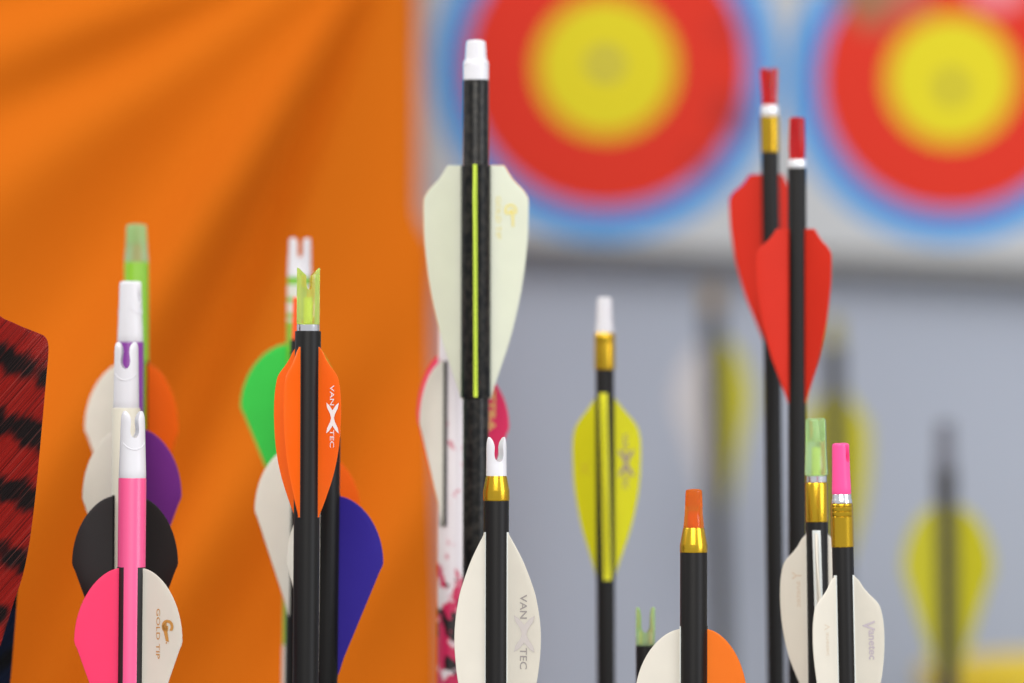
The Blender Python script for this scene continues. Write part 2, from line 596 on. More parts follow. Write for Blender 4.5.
def emblem(sh, v, items, mat, name='logo', side=None):
    """lettering running down a vane. items: (text, size px, along px, out px, stretch along, stretch out, bold)"""
    z1, Lm, r0, deg, tw, th, hm, cup = v['_v']
    f = sh.f
    bm = bmesh.new()
    if side is None:
        side = -1 if deg > 0 else 1
    for (txt, size, along, out, sx, sy, bold) in items:
        if isinstance(txt, str):
            cu = bpy.data.curves.new('t', 'FONT')
            cu.body = txt; cu.size = 1.0; cu.align_x = 'LEFT'; cu.offset = bold
            cu.resolution_u = 3
            to = bpy.data.objects.new('t', cu)
            COL.objects.link(to)
            dg = bpy.context.evaluated_depsgraph_get()
            me = bpy.data.meshes.new_from_object(to.evaluated_get(dg))
            vs = [(q.co.x, q.co.y) for q in me.vertices]
            fs = [tuple(p.vertices) for p in me.polygons]
            bpy.data.objects.remove(to); bpy.data.curves.remove(cu); bpy.data.meshes.remove(me)
        else:
            vs, fs = txt, [tuple(range(len(txt)))]
        nv = []
        for (a, b) in vs:
            s = (along + a * size * sx) * f
            dist = (out + b * size * sy) * f - r0
            d, p = vdir(deg + tw * (s / Lm - 0.5))
            co = d * (r0 + dist) + p * (side * (th * 0.62 + 0.00006) + cup * (dist / hm) ** 2)
            co.z = z1 - s
            nv.append(bm.verts.new(co))
        for q in fs:
            try: bm.faces.new([nv[i] for i in q])
            except ValueError: pass
    me = bpy.data.meshes.new(name)
    bm.to_mesh(me); bm.free()
    me.materials.append(mat)
    o = bpy.data.objects.new(name, me)
    COL.objects.link(o); o.parent = v
    return o

# ------------------------------------------------------------------ palette
BLK = carbon()
FOOT_K = plain('black_vane_base', (24, 22, 22), 0.4)
FOOT_W = plain('white_vane_base', (222, 226, 222), 0.4)
W_NOCK = plain('white_nock_plastic', (220, 218, 221), 0.28, spec=0.5)
V_WHITE = vane_mat('white_vane', (236, 230, 216))
V_WHITE2 = vane_mat('cream_vane', (231, 233, 214), 0.3)
V_PINK = vane_mat('pink_vane', (255, 62, 112))
V_ORANGE = vane_mat('orange_vane', (255, 108, 12), 0.2)
V_ORANGE2 = vane_mat('deep_orange_vane', (255, 112, 8), 0.32)
V_PURPLE = vane_mat('purple_vane', (116, 44, 134), 0.12)
V_BLUE = vane_mat('blue_vane', (50, 34, 148), 0.12)
V_BLACK = vane_mat('black_vane', (33, 28, 26), 0.0)
V_GREEN = vane_mat('green_vane', (70, 222, 88), 0.2)
V_YELLOW = vane_mat('yellow_vane', (226, 222, 26), 0.25)
V_RED = vane_mat('red_vane', (210, 38, 10), 0.12)
V_MAG = vane_mat('magenta_vane', (248, 66, 118), 0.25)
GOLD = plain('gold_anodised_metal', (203, 164, 46), 0.27, metal=1.0)
SILVER = plain('silver_metal', (225, 225, 228), 0.2, metal=1.0)
SILVER_W = plain('bright_silver_metal', (245, 245, 246), 0.35, metal=0.6)
C_LIME = clear_mat('clear_lime_plastic', (238, 254, 150), 0.85, .08, .26)
C_MINT = clear_mat('clear_mint_plastic', (222, 246, 195), 0.85, .12, .3)
C_GREEN = clear_mat('clear_green_plastic', (224, 254, 196), 0.85, .08, .24)
C_ORANGE = clear_mat('clear_orange_plastic', (255, 165, 56), 0.8, .08, .3)
C_RED = clear_mat('clear_red_plastic', (234, 46, 50), 0.8, .1, .22)
P_NOCK = plain('pink_nock_plastic', (250, 78, 148), 0.35)
INK_GOLD = plain('gold_ink', (196, 138, 58), 0.4)
INK_FAINT = plain('faint_gold_ink', (222, 206, 120), 0.5)
INK_GREY = plain('grey_ink', (158, 150, 146), 0.5)
INK_PALE = plain('pale_grey_ink', (205, 196, 190), 0.5)
INK_LILAC = plain('lilac_ink', (196, 184, 190), 0.5)
INK_WHITE = plain('white_ink', (240, 236, 234), 0.5)
INK_SHOW = plain('show_through_ink', (222, 206, 184), 0.5)
PIN = plain('inner_pin', (226, 232, 130), 0.3)

GR_L = 'arrows with coloured shafts in the left row'
GR_C = 'arrows clustered behind the orange shield vanes'
GR_M = 'arrows standing in the middle'
GR_R = 'arrows with gold or red nock ends at right'
GR_B = 'arrows standing far back, out of focus'

def gold_tip(sh, v, mat=INK_GOLD, a=-4, o=0):
    # emblem: a swooping G and a tick, with the words running down beside it
    emblem(sh, v, [
        ('GOLD TIP', 9.5, 43 + a, 32 + o, 1.2, 0.66, 0.004),
        ('G', 19, 54 + a, 39.5 + o, 0.82, 0.95, 0.045),
        ([(0, .1), (.3, -.25), (1.3, .05), (1.35, .3), (0.4, .12)], 15, 56 + a, 43 + o, 1, 1, 0),
        ('\u2022', 7, 76 + a, 42 + o, 1, 1, 0),
    ], mat)

def vane_x(sh, v, a, o, sz, ink_s, ink_x=None, so=.95):
    """small capitals running down the vane with a big crossed mark in the middle"""
    emblem(sh, v, [('VAN', sz, a, o, 1.05, so, 0.004), ('TEC', sz, a + sz * 4.6, o, 1.05, so, 0.004)], ink_s, 'lettering')
    x0 = a + sz * 2.0
    emblem(sh, v, [
        ([(-.2, 1.4), (.35, 1.25), (.95, .8), (1.4, .62), (1.85, .8), (2.45, 1.25), (3.0, 1.4), (2.75, .95), (2.2, .4), (2.75, -.15), (3.0, -.6),
          (2.45, -.45), (1.85, 0), (1.4, .18), (.95, 0), (.35, -.45), (-.2, -.6), (.05, -.15), (.6, .4), (.05, .95)], sz, x0, o, 1, so + .05, 0)], ink_x or ink_s, 'logo')

# ================================================================== LEFT ROW
# pink shaft, front of the row
a = arrow(133, 411, 130.5, 0.0, 14, 'bright pink arrow with white nock, pink and white vanes, front of the left row', GR_L)
shaft(a, 478, plain('pink_shaft_paint', (234, 82, 136), 0.38, coat=0.2))
nock(a, 67, 27, 13.8, 11.8, 3.6, W_NOCK, rot=14, ry=13, bulb=.25, tip=.62)
vane(a, 568, 193, 50, -58, RAPTOR, V_PINK, foot=FOOT_K, foot_w=14, foot_ext=1, label='bright pink vane')
v = vane(a, 568, 193, 49, 58, RAPTOR, V_WHITE, foot=FOOT_K, foot_w=14, foot_ext=1, label='white vane with gold printed logo')
gold_tip(a, v)
vane(a, 568, 190, 44, 178, RAPTOR, V_PINK, foot=FOOT_K)
# white shaft with black vanes
a = arrow(126.5, 342, 125, 0.03, 14.3, 'cream white arrow with white nock and black vanes, right behind the pink arrow', GR_L)
shaft(a, 408, plain('cream_shaft_paint', (212, 206, 188), 0.4))
nock(a, 66, 27, 13, 11.8, 3.8, W_NOCK, rot=-2, ry=13, bulb=.3, tip=.72)
for dg, hb in ((-58, 46), (64, 46), (178, 44)):
    vane(a, 496, 178, hb, dg, RAPTOR, V_BLACK, foot=FOOT_K, foot_w=6.5, foot_ext=1)
# purple shaft
a = arrow(130.5, 281, 129, 0.062, 13.5, 'purple arrow shaft with plain white nock, white and purple vanes, third in left row', GR_L)
shaft(a, 342, plain('purple_shaft_paint', (122, 40, 140), 0.35))
nock(a, 61, 22, 13, 11, 3.2, W_NOCK, rot=62, ry=12.5)
vane(a, 431, 178, 41, -56, RAPTOR, V_WHITE, foot=FOOT_K, label='white vane')
vane(a, 429, 178, 46, 64, RAPTOR, V_PURPLE, foot=FOOT_K, label='purple vane')
vane(a, 431, 178, 43, 180, RAPTOR, V_WHITE, foot=FOOT_K)
# green shaft
a = arrow(136.5, 224, 136, 0.11, 12.3, 'lime green arrow shaft with clear green nock, white and orange vanes, back of left row', GR_L)
shaft(a, 262, plain('lime_shaft_paint', (124, 178, 18), 0.35))
nock(a, 38, 20, 12.3, 10, 3.2, C_MINT, rot=80, ry=11.5)
vane(a, 362, 178, 42, -68, RAPTOR, V_WHITE, foot=FOOT_K, label='white vane')
vane(a, 364, 178, 35, 66, RAPTOR, V_ORANGE2, foot=FOOT_K, label='orange vane')
vane(a, 362, 178, 42, 170, RAPTOR, V_WHITE, foot=FOOT_K)

# ================================================================== ORANGE VANE CLUSTER
a = arrow(308.5, 266, 305.5, 0.0, 13, 'black arrow with lime clear nock and orange shield vanes lettered in white', GR_C)
shaft(a, 331, BLK)
nock(a, 58, 24, 11.6, 11.6, 3.0, C_LIME, rot=8, ry=11, ridge=False, cut=8)
collar(a, 'nock_pin', [(325, 3.2), (298, 3.2), (297, 2.6)], PIN)
collar(a, 'bushing', [(331.5, 11.2), (330, 11.4), (324.5, 11.4), (324, 10.5)], SILVER, 'knurled silver ring')
for dg in (60, -34, -120, 150):
    v = vane(a, 347, 170, 26.5, dg, STEP, V_ORANGE, foot=FOOT_K if dg in (60, -34) else None, foot_w=4.5, twist=3, foot_ext=1)
    if dg == 60:
        vane_x(a, v, 38, 27.5, 9.6, INK_WHITE, so=.72)
a = arrow(329, 398, 325.5, 0.035, 12, 'black arrow with one dark blue vane, right behind the orange shield vanes', GR_C)
shaft(a, 437, BLK)
nock(a, 39, 18, 11, 10, 3, W_NOCK, rot=10)
vane(a, 496, 178, 46, 78, RAPTOR, V_BLUE, label='dark blue vane', foot=FOOT_K)
vane(a, 496, 178, 46, -42, RAPTOR, V_WHITE, label='white vane')
vane(a, 496, 178, 44, 198, RAPTOR, V_WHITE)
a = arrow(303, 297, 297, 0.08, 12, 'black arrow with orange nock, long white left vane and orange right vane', GR_C)
shaft(a, 340, BLK)
nock(a, 43, 18, 11, 10, 3, plain('orange_nock_plastic', (250, 90, 20), .35), rot=5)
vane(a, 447, 168, 48, -46, RAPTOR, V_WHITE, label='white vane', foot=FOOT_K)
vane(a, 447, 168, 51, 76, RAPTOR, V_ORANGE2, label='orange vane')
vane(a, 447, 168, 48, 190, RAPTOR, V_WHITE)
a = arrow(300, 238, 294, 0.13, 12, 'green and white banded arrow with white forked nock and light green vane', GR_C)
shaft(a, 277, wrap_bands(a.z(277), a.z(683)))
nock(a, 39, 20, 12, 10.5, 3.0, W_NOCK, rot=6)
vane(a, 344, 170, 47, -74, RAPTOR, V_GREEN, label='light green vane')
vane(a, 344, 170, 44, 46, RAPTOR, V_GREEN, label='light green vane')
vane(a, 344, 170, 44, 166, RAPTOR, V_GREEN, label='light green vane')

# ================================================================== MIDDLE
a = arrow(476, 40, 475.5, 0.062, 13, 'tall black arrow with big cream shield vanes and a thin lime front vane', GR_M)
shaft(a, 80, wrap_smoke())
nock(a, 40, 20, 12.7, 10, 3, W_NOCK, rot=88, ry=10.7, waist=(.40, 11.5))
collar(a, 'fletching_sleeve', [(398, 13.4), (397.5, 15), (166, 15), (165, 13.4)], wrap_smoke(), 'black sleeve under the vanes')
v1 = vane(a, 165, 234, 42, 112, SHIELD, V_WHITE2, r=15, thick=2.4, label='big cream vane')
v = vane(a, 165, 234, 42, -112, SHIELD, V_WHITE2, r=15, thick=2.4, label='big cream vane')
vane(a, 165, 232, 34, -1.5, SHIELD, vane_mat('lime_vane', (226, 246, 84), 0.25), r=15, thick=2.0, twist=3, foot_ext=0,
     foot=plain('lime_vane_base', (226, 246, 84), .4), foot_w=3.8, label='thin lime vane')
emblem(a, v1, [('G', 19, 38, 30.5, 0.85, 1.0, 0.02), ([(0, 0), (1.2, .1), (1.25, .25), (0.1, .2)], 15, 43, 37, 1, 1, 0),
               ('GOLD TIP', 8, 31, 21, 1.2, 1.0, 0.0)], INK_FAINT)

a = arrow(455, 204, 453, 0.095, 16.2, 'white and pink camouflage arrow with white and magenta vanes, behind tall black arrow', GR_M)
shaft(a, 244, wrap_camo())
nock(a, 40, 18, 13, 11, 3, W_NOCK, rot=90)
vane(a, 361, 165, 36.5, -40, RAPTOR, V_WHITE, foot=FOOT_K, foot_w=9, foot_h=3.0, foot_ext=0, label='white vane')
v = vane(a, 366, 165, 40, 80, RAPTOR, V_MAG, foot=FOOT_K, foot_w=4, label='magenta vane with gold print')
emblem(a, v, [('ZTRA', 16, 24, 34.5, 1.0, 0.66, 0.04)], plain('orange_gold_ink', (250, 190, 120), .5))
vane(a, 353, 174, 42, -140, RAPTOR, V_MAG, label='magenta vane')

a = arrow(496.5, 437, 496, 0.0, 12.6, 'black arrow with white forked nock on gold cone and long white vanes', GR_M)
shaft(a, 499.5, BLK)
nock(a, 39, 25, 10.4, 10.3, 4.4, W_NOCK, rot=20, ry=9.0, bulb=.1, ridge=False, tip=.55)
collar(a, 'bushing', [(501, 12.4), (500, 13.2), (491, 13.2), (490, 13), (477, 10.6), (475.5, 10)], GOLD, 'gold tapered ring')
for dg in (-65, 65, 180):
    v = vane(a, 533, 224, 33 if dg < 0 else 36.5, dg, LONG, V_WHITE, foot=FOOT_W if abs(dg) < 100 else None, foot_w=4, foot_ext=1)
    if dg == 65:
        vane_x(a, v, 61, 27, 11.5, INK_GREY, INK_PALE)

a = arrow(604.5, 297, 606, 0.12, 9.2, 'thin black arrow with yellow vanes and white nock on a gold collar', GR_M)
shaft(a, 368, BLK)
nock(a, 36, 16, 9.4, 7.6, 2.5, W_NOCK, rot=84, ry=8.6)
collar(a, 'bushing', [(369.5, 9.6), (368.5, 10.4), (344, 10.4), (342.5, 10), (341, 10.4), (335, 10.4), (334, 9.8), (332.5, 9.2)], GOLD, 'gold collar')
v1 = vane(a, 398, 178, 29.5, 110, SPEED, V_YELLOW, foot=FOOT_K, foot_w=4)
v2 = vane(a, 398, 178, 25.5, -110, SPEED, V_YELLOW, foot=FOOT_K, foot_w=4)
vane(a, 396, 181, 26, 0, SPEED, V_YELLOW, foot=plain('yellow_vane_base', (222, 218, 40), .4), foot_w=8.4, foot_h=1.5, twist=22, thick=3)
vane_x(a, v1, 36, 18.5, 8.6, plain('violet_grey_ink', (150, 132, 120), .5))
emblem(a, v2, [('X', 18, 62, 16, 1.3, .8, .0)], plain('show_through_yellow', (214, 196, 30), .5))

# ================================================================== RIGHT
a = arrow(693.8, 489, 693.5, 0.0, 13.6, 'black arrow with clear orange nock, one white and one orange vane', GR_R)
shaft(a, 552, BLK)
nock(a, 39, 18, 10.4, 8, 2.6, C_ORANGE, rot=76, ry=9.6, ridge=False)
collar(a, 'nock_pin', [(530, 4.2), (512, 4.2), (511, 3.4)], plain('orange_pin', (240, 110, 40), .3))
collar(a, 'bushing', [(553, 13), (552, 13.9), (545, 13.9), (544, 13.6), (529, 10.9), (527.5, 10.2)], GOLD, 'gold tapered ring')
vane(a, 629, 190, 46, -82, RAPTOR, V_WHITE, foot=FOOT_W, foot_w=5, label='white vane')
vane(a, 629, 190, 41, 78, RAPTOR, vane_mat('bright_orange_vane', (255, 128, 30), .2), foot=FOOT_K, foot_w=5, label='orange vane')
vane(a, 629, 190, 42, 180, RAPTOR, V_WHITE, label='white vane')

a = arrow(645.5, 607, 645.5, 0.05, 9.7, 'short thin black arrow with clear green forked nock, beside the orange and white vanes', GR_R)
shaft(a, 645, BLK)
nock(a, 39, 26, 9.8, 9.6, 4.6, C_GREEN, rot=4, ry=7.5, ridge=False)
for dg in (-60, 60, 180):
    vane(a, 735, 170, 28, dg, STEP, V_WHITE)

a = arrow(769, 68, 776, 0.125, 8.8, 'tallest black arrow at right with flared red nock, gold collar and red vanes', GR_R)
shaft(a, 151, BLK)
nock(a, 38, 20, 7.2, 9.0, 0.9, C_RED, rot=6, ry=7, ridge=False)
collar(a, 'nock_ring', [(117, 8.0), (116, 8.6), (110, 8.9), (106, 8.4), (105, 7)], SILVER_W, 'bright silver ring')
collar(a, 'bushing', [(152.5, 8.6), (151.5, 9.4), (117, 9.4), (116, 8.6)], GOLD, 'gold collar')
for dg in (-98, 140, 200):
    vane(a, 174, 166, 33, dg, SHIELD, V_RED, r=8.6)

a = arrow(797, 117, 797.5, 0.09, 9.3, 'black arrow with red nock, thin silver ring and wide red vanes', GR_R)
shaft(a, 168, BLK)
nock(a, 44, 18, 7.6, 8.6, 2.0, C_RED, rot=72, ry=8.8, ridge=False)
collar(a, 'nock_ring', [(169, 8.2), (168, 8.9), (163, 9.1), (160, 8.6), (159, 7)], SILVER_W, 'bright silver ring')
for dg in (-72, 62, 190):
    vane(a, 229, 174, 35 if dg < 0 else 29, dg, SHIELD, V_RED, r=9.0)

a = arrow(815.5, 418, 819, 0.03, 10.8, 'black arrow with big clear green nock on gold collar and white vanes', GR_R)
shaft(a, 521, BLK)
nock(a, 57, 24, 11.6, 10.8, 3.6, C_GREEN, rot=42, ry=10.5, ridge=False)
collar(a, 'nock_pin', [(478, 3.2), (448, 3.2), (447, 2.6)], PIN)
collar(a, 'nock_ring', [(483, 9.4), (482, 10.2), (476, 10.2), (475, 9.4)], SILVER, 'silver ring')
collar(a, 'bushing', [(522.5, 10.2), (521.5, 11.2), (484, 11.2), (482.5, 10.4)], GOLD, 'gold collar')
for dg in (-112, 112):
    v = vane(a, 534, 168, 29, dg, STEP, V_WHITE, foot=FOOT_W, foot_w=3)
    if dg < 0:
        emblem(a, v, [('Y', 15, 38, 17, .8, .9, .02), ('anetec', 10, 47, 18, 1.0, .8, .01)], INK_SHOW, 'lettering')
vane(a, 533, 168, 29, 2, STEP, V_WHITE, foot=FOOT_W, foot_w=8.5, foot_h=1.6, twist=16, thick=3)

a = arrow(840.5, 443, 845.5, -0.012, 10.8, 'black arrow with solid pink nock, gold collar and white step vanes', GR_R)
shaft(a, 546, BLK)
nock(a, 51, 20, 9.7, 9.4, 2.8, P_NOCK, rot=56, ry=9.4, bulb=.2, ridge=False)
collar(a, 'nock_ring', [(504, 9.4), (503, 10.5), (499.5, 10.2), (498.5, 9.6), (495, 9.6), (493.5, 8.8)], SILVER, 'silver ring')
collar(a, 'bushing', [(547.5, 10.4), (546.5, 11.3), (517, 11.3), (516.4, 10.8), (515.6, 11.3), (512, 11.3), (511.4, 10.8), (510.6, 11.3),
                      (507, 11.3), (506.4, 10.8), (505.6, 11.3), (504.5, 11.2), (503.5, 10.4)], GOLD, 'grooved gold collar')
for dg in (-52, 68, 188):
    v = vane(a, 576, 166, 31, dg, STEP, V_WHITE, foot=FOOT_W if dg < 100 else None, foot_w=4.5, foot_ext=1)
    if dg == 68:
        emblem(a, v, [('V', 17, 45, 20, .9, 1.05, .02), ('anetec', 13, 54, 26, .86, .85, .02)], INK_LILAC, 'lettering')
    if dg == -52:
        emblem(a, v, [('V', 12, 47, 20, .8, .9, .0), ('anetec', 9, 55, 22, 1.0, .8, .0)], INK_SHOW, 'lettering')

# ================================================================== FEATHERED ARROWS AT THE LEFT EDGE
def px_prof(pts, y0, length, cx):
    h = max(x for x, _ in pts) - cx
    return [((y - y0) / length, (x - cx) / h) for x, y in pts], h
RF = feather_mat('red_barred_feather', (150, 20, 10), (20, 9, 9), 65 * K, -3.0)
BF = feather_mat('blue_barred_feather', (9, 28, 60), (8, 8, 10), 62 * K, 0.6, 0.9, (60, 80, 110))
a = arrow(-24, 250, -30, 0.0, 13, 'arrow at left edge with large red feather barred in black', 'feathered arrows at the left edge')
shaft(a, 290, BLK)
nock(a, 40, 18, 11, 10, 3, W_NOCK, rot=10)
pts = [(-11, 306), (0, 317), (10, 321.5), (20, 326), (30, 329.8), (38, 333), (42, 335), (45, 339), (46.4, 345), (46.3, 355), (44.5, 380), (43, 400), (40, 440), (36, 490),
       (30.5, 540), (24, 575), (16, 600), (8, 628), (0, 654), (-8, 675), (-11, 683)]
pf, hh = px_prof(pts, 306, 377, -14)
pf = smoothed(pf, 60)
vane(a, 306, 377, hh + 2, 84, pf, RF, name='feather', foot=FOOT_K, thick=2.2, cup=-2.0, label='red feather with black bars')
vane(a, 306, 377, hh, 204, pf, RF, name='feather', thick=2.2)
vane(a, 306, 377, hh, -36, pf, RF, name='feather', thick=2.2)
a = arrow(-26, 330, -28, 0.05, 13, 'arrow at left edge with dark blue and black feather behind the red one', 'feathered arrows at the left edge')
shaft(a, 370, BLK)
nock(a, 40, 18, 11, 10, 3, W_NOCK, rot=10)
pts = [(-11, 430), (0, 437), (10, 443), (15, 448), (19, 454), (21, 462), (20.5, 500), (19.5, 550), (17.5, 595), (14.5, 640), (11, 683), (5, 720), (-3, 760), (-11, 790)]
pf, hh = px_prof(pts, 430, 360, -14)
pf = smoothed(pf, 60)
vane(a, 430, 360, hh + 1, 86, pf, BF, name='feather', foot=FOOT_K, thick=2.2, label='dark blue feather with black bars')
vane(a, 430, 360, hh, 206, pf, BF, name='feather', thick=2.2)
vane(a, 430, 360, hh, -34, pf, BF, name='feather', thick=2.2)

# ================================================================== BLURRED ARROWS AT THE BACK
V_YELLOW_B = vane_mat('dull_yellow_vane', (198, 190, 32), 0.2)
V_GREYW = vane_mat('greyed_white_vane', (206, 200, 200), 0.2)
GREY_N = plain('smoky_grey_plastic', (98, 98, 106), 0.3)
a = arrow(712, 282, 722, 0.82, 10.5, 'blurred far arrow with brown nock, one white vane and one yellow vane', GR_B)
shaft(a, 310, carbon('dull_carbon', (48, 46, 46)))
nock(a, 28, 14, 10, 9, 3, plain('brown_nock_plastic', (128, 104, 62), .5), rot=10)
vane(a, 345, 165, 31, -80, RAPTOR, V_GREYW, label='white vane')
vane(a, 340, 170, 26, 80, RAPTOR, V_YELLOW_B, label='yellow vane')
vane(a, 340, 170, 26, 180, RAPTOR, V_YELLOW_B, label='yellow vane')
a = arrow(833, 318, 838, 0.72, 10.5, 'blurred far arrow with yellow vanes, behind the green nock', GR_B)
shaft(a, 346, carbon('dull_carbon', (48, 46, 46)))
nock(a, 28, 14, 10, 9, 3, clear_mat('smoky_yellow_plastic', (190, 180, 90), .4), rot=60)
for dg in (-75, 75, 180):
    vane(a, 392, 170, 25, dg, SPEED, V_YELLOW_B)
a = arrow(945, 421, 948, 0.56, 10.8, 'blurred far arrow with grey nock and wide yellow vanes, alone at right', GR_B)
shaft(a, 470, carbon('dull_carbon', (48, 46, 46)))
nock(a, 49, 22, 10.8, 9, 3, GREY_N, rot=70)
for dg in (-66, 66, 180):
    vane(a, 506, 172, 39, dg, RAPTOR, V_YELLOW_B)

# ================================================================== ROOM
def box(bm, lo, hi, bev=0.0):
    r = bmesh.ops.create_cube(bm, size=1.0)
    for v in r['verts']:
        v.co = Vector(((lo[i] + hi[i]) / 2 + v.co[i] * (hi[i] - lo[i]) for i in range(3)))
    if bev:
        bmesh.ops.bevel(bm, geom=list({e for v in r['verts'] for e in v.link_edges}), offset=bev, segments=3, affect='EDGES')

Y_WALL = 0.96
bm = bmesh.new(); box(bm, (-1.8, -0.6, -0.05), (1.8, Y_WALL + .1, 0.0))
fl = link('floor', bm, plain('grey_floor', (150, 146, 140), .5, var=.08, scale=12), smooth=False); fl['kind'] = 'structure'
bm = bmesh.new(); box(bm, (-1.8, Y_WALL, 0.0), (1.8, Y_WALL + .1, 2.4))
wl = link('wall_back', bm, plain('blue_grey_wall', (167, 174, 189), .8, var=.03, scale=5), smooth=False); wl['kind'] = 'structure'

# foam board that carries the two paper faces, hung a little crooked
BY = 0.922
def board_pt(px, py, y=BY): return P(px, py, y)
c0 = board_pt(780, 262)
tilt = math.radians(2.9)
bm = bmesh.new(); box(bm, (-0.36, 0.0, 0.0), (0.56, Y_WALL - BY - .002, 0.56), 0.006)
bo = link('hanging_target_board', bm, plain('pale_foam', (178, 177, 175), .85, var=.05, scale=14), smooth=True)
bo.location = c0; bo.rotation_euler = (0, tilt, 0)
bo['label'] = 'pale grey foam board hung on the wall behind the target faces'; bo['category'] = 'target board'

def face_mat(name, cx, cz, r, wear):
    """printed rings: gold, red, blue on white paper, with holes and tears"""
    m, nt, b = new_mat(name)
    tc = nt.nodes.new('ShaderNodeTexCoord')
    sp = nt.nodes.new('ShaderNodeSeparateXYZ'); nt.links.new(tc.outputs['Object'], sp.inputs[0])
    def mth(op, x, y=None):
        n = nt.nodes.new('ShaderNodeMath'); n.operation = op
        for i, v in enumerate((x, y)):
            if v is None: continue
            if isinstance(v, (int, float)): n.inputs[i].default_value = v
            else: nt.links.new(v, n.inputs[i])
        return n.outputs[0]
    def dist(x, z):
        dx = mth('SUBTRACT', sp.outputs['X'], x); dz = mth('SUBTRACT', sp.outputs['Z'], z)
        return mth('SQRT', mth('ADD', mth('MULTIPLY', dx, dx), mth('MULTIPLY', dz, dz)))
    d = dist(cx, cz)
    def rgb_mix(fac, A, B):
        n = nt.nodes.new('ShaderNodeMix'); n.data_type = 'RGBA'
        nt.links.new(fac, n.inputs['Factor'])
        for k, v in (('A', A), ('B', B)):
            if isinstance(v, tuple): n.inputs[k].default_value = v
            else: nt.links.new(v, n.inputs[k])
        return n.outputs['Result']
    col = rgb_mix(mth('LESS_THAN', d, r[2]), lin((184, 186, 188)), lin((56, 142, 208)))
    col = rgb_mix(mth('LESS_THAN', d, r[1]), col, lin((208, 50, 32)))
    col = rgb_mix(mth('LESS_THAN', d, r[0]), col, lin((212, 198, 34)))
    nz = nt.nodes.new('ShaderNodeTexNoise'); nz.inputs['Scale'].default_value = 70; nz.inputs['Detail'].default_value = 4
    nt.links.new(tc.outputs['Object'], nz.inputs['Vector'])
    for (wx, wz, wr, rgb, amt) in wear:
        dd = mth('ADD', mth('DIVIDE', dist(cx + wx, cz + wz), wr), mth('MULTIPLY', mth('SUBTRACT', nz.outputs['Fac'], .5), 1.4))
        mk = nt.nodes.new('ShaderNodeMapRange'); mk.inputs['From Min'].default_value = 1.0; mk.inputs['From Max'].default_value = 0.7
        mk.inputs['To Max'].default_value = amt
        nt.links.new(dd, mk.inputs['Value'])
        col = rgb_mix(mk.outputs[0], col, lin(rgb))
    nt.links.new(col, b.inputs['Base Color'])
    b.inputs['Roughness'].default_value = .7
    b.inputs['Specular IOR Level'].default_value = .2
    return m

fb = f_at(BY)
def target_face(cpx, cpy, rr, x0, x1, y0, y1, wear, label):
    yy = BY - 0.004
    f = f_at(yy)
    o_ = P(cpx, cpy, yy)
    bm = bmesh.new()
    box(bm, ((x0 - cpx) * f, -0.0, -(y1 - cpy) * f), ((x1 - cpx) * f, 0.003, -(y0 - cpy) * f))
    m = face_mat('printed_target_paper', 0, 0, [q * f for q in rr], [(wx * f, -wy * f, wr * f, c, k) for wx, wy, wr, c, k in wear])
    o = link('mounted_target_face', bm, m, smooth=False)
    o.location = o_; o.rotation_euler = (0, tilt, 0)
    o['label'] = label; o['category'] = 'archery target'; o['group'] = 'paper target faces on the board'
    return o
target_face(606, 67, (69.5, 142, 172), 421, 787, -118, 245, [(-1, -2, 13, (125, 122, 100), 1), (128, 40, 26, (120, 40, 40), .5), (120, -45, 20, (150, 40, 40), .4), (100, 90, 20, (140, 40, 40), .4)],
            'round target face with red and blue rings behind the tall cream-vaned arrow')
target_face(951, 80, (64, 132, 162), 791, 1130, -100, 258, [(0, 8, 14, (135, 125, 66), .95), (-85, -82, 36, (140, 110, 80), .9), (-50, -90, 30, (170, 110, 90), .8), (42, -98, 34, (225, 140, 150), .9)],
            'second target face, with torn brown patch, at upper right behind the red vanes')

# yellow storage tub whose rim just shows at the lower right
Yb = 0.66
f = f_at(Yb)
rim = P(1010, 676, Yb)
bm = bmesh.new()
prof = [(.085, .004), (.092, 0), (.098, .01), (.118, rim.z - .02), (.118, rim.z - .016), (.126, rim.z - .014), (.127, rim.z - .003), (.124, rim.z), (.118, rim.z), (.114, rim.z - .006), (.094, .014)]
rings = lathe(bm, prof, 64)
tb = link('storage_tub', bm, plain('yellow_tub_plastic', (214, 186, 40), .45))
tb.location = (rim.x + .09, Yb + .1, 0)
tb['label'] = 'yellow plastic tub with its rim at the lower right corner'; tb['category'] = 'tub'

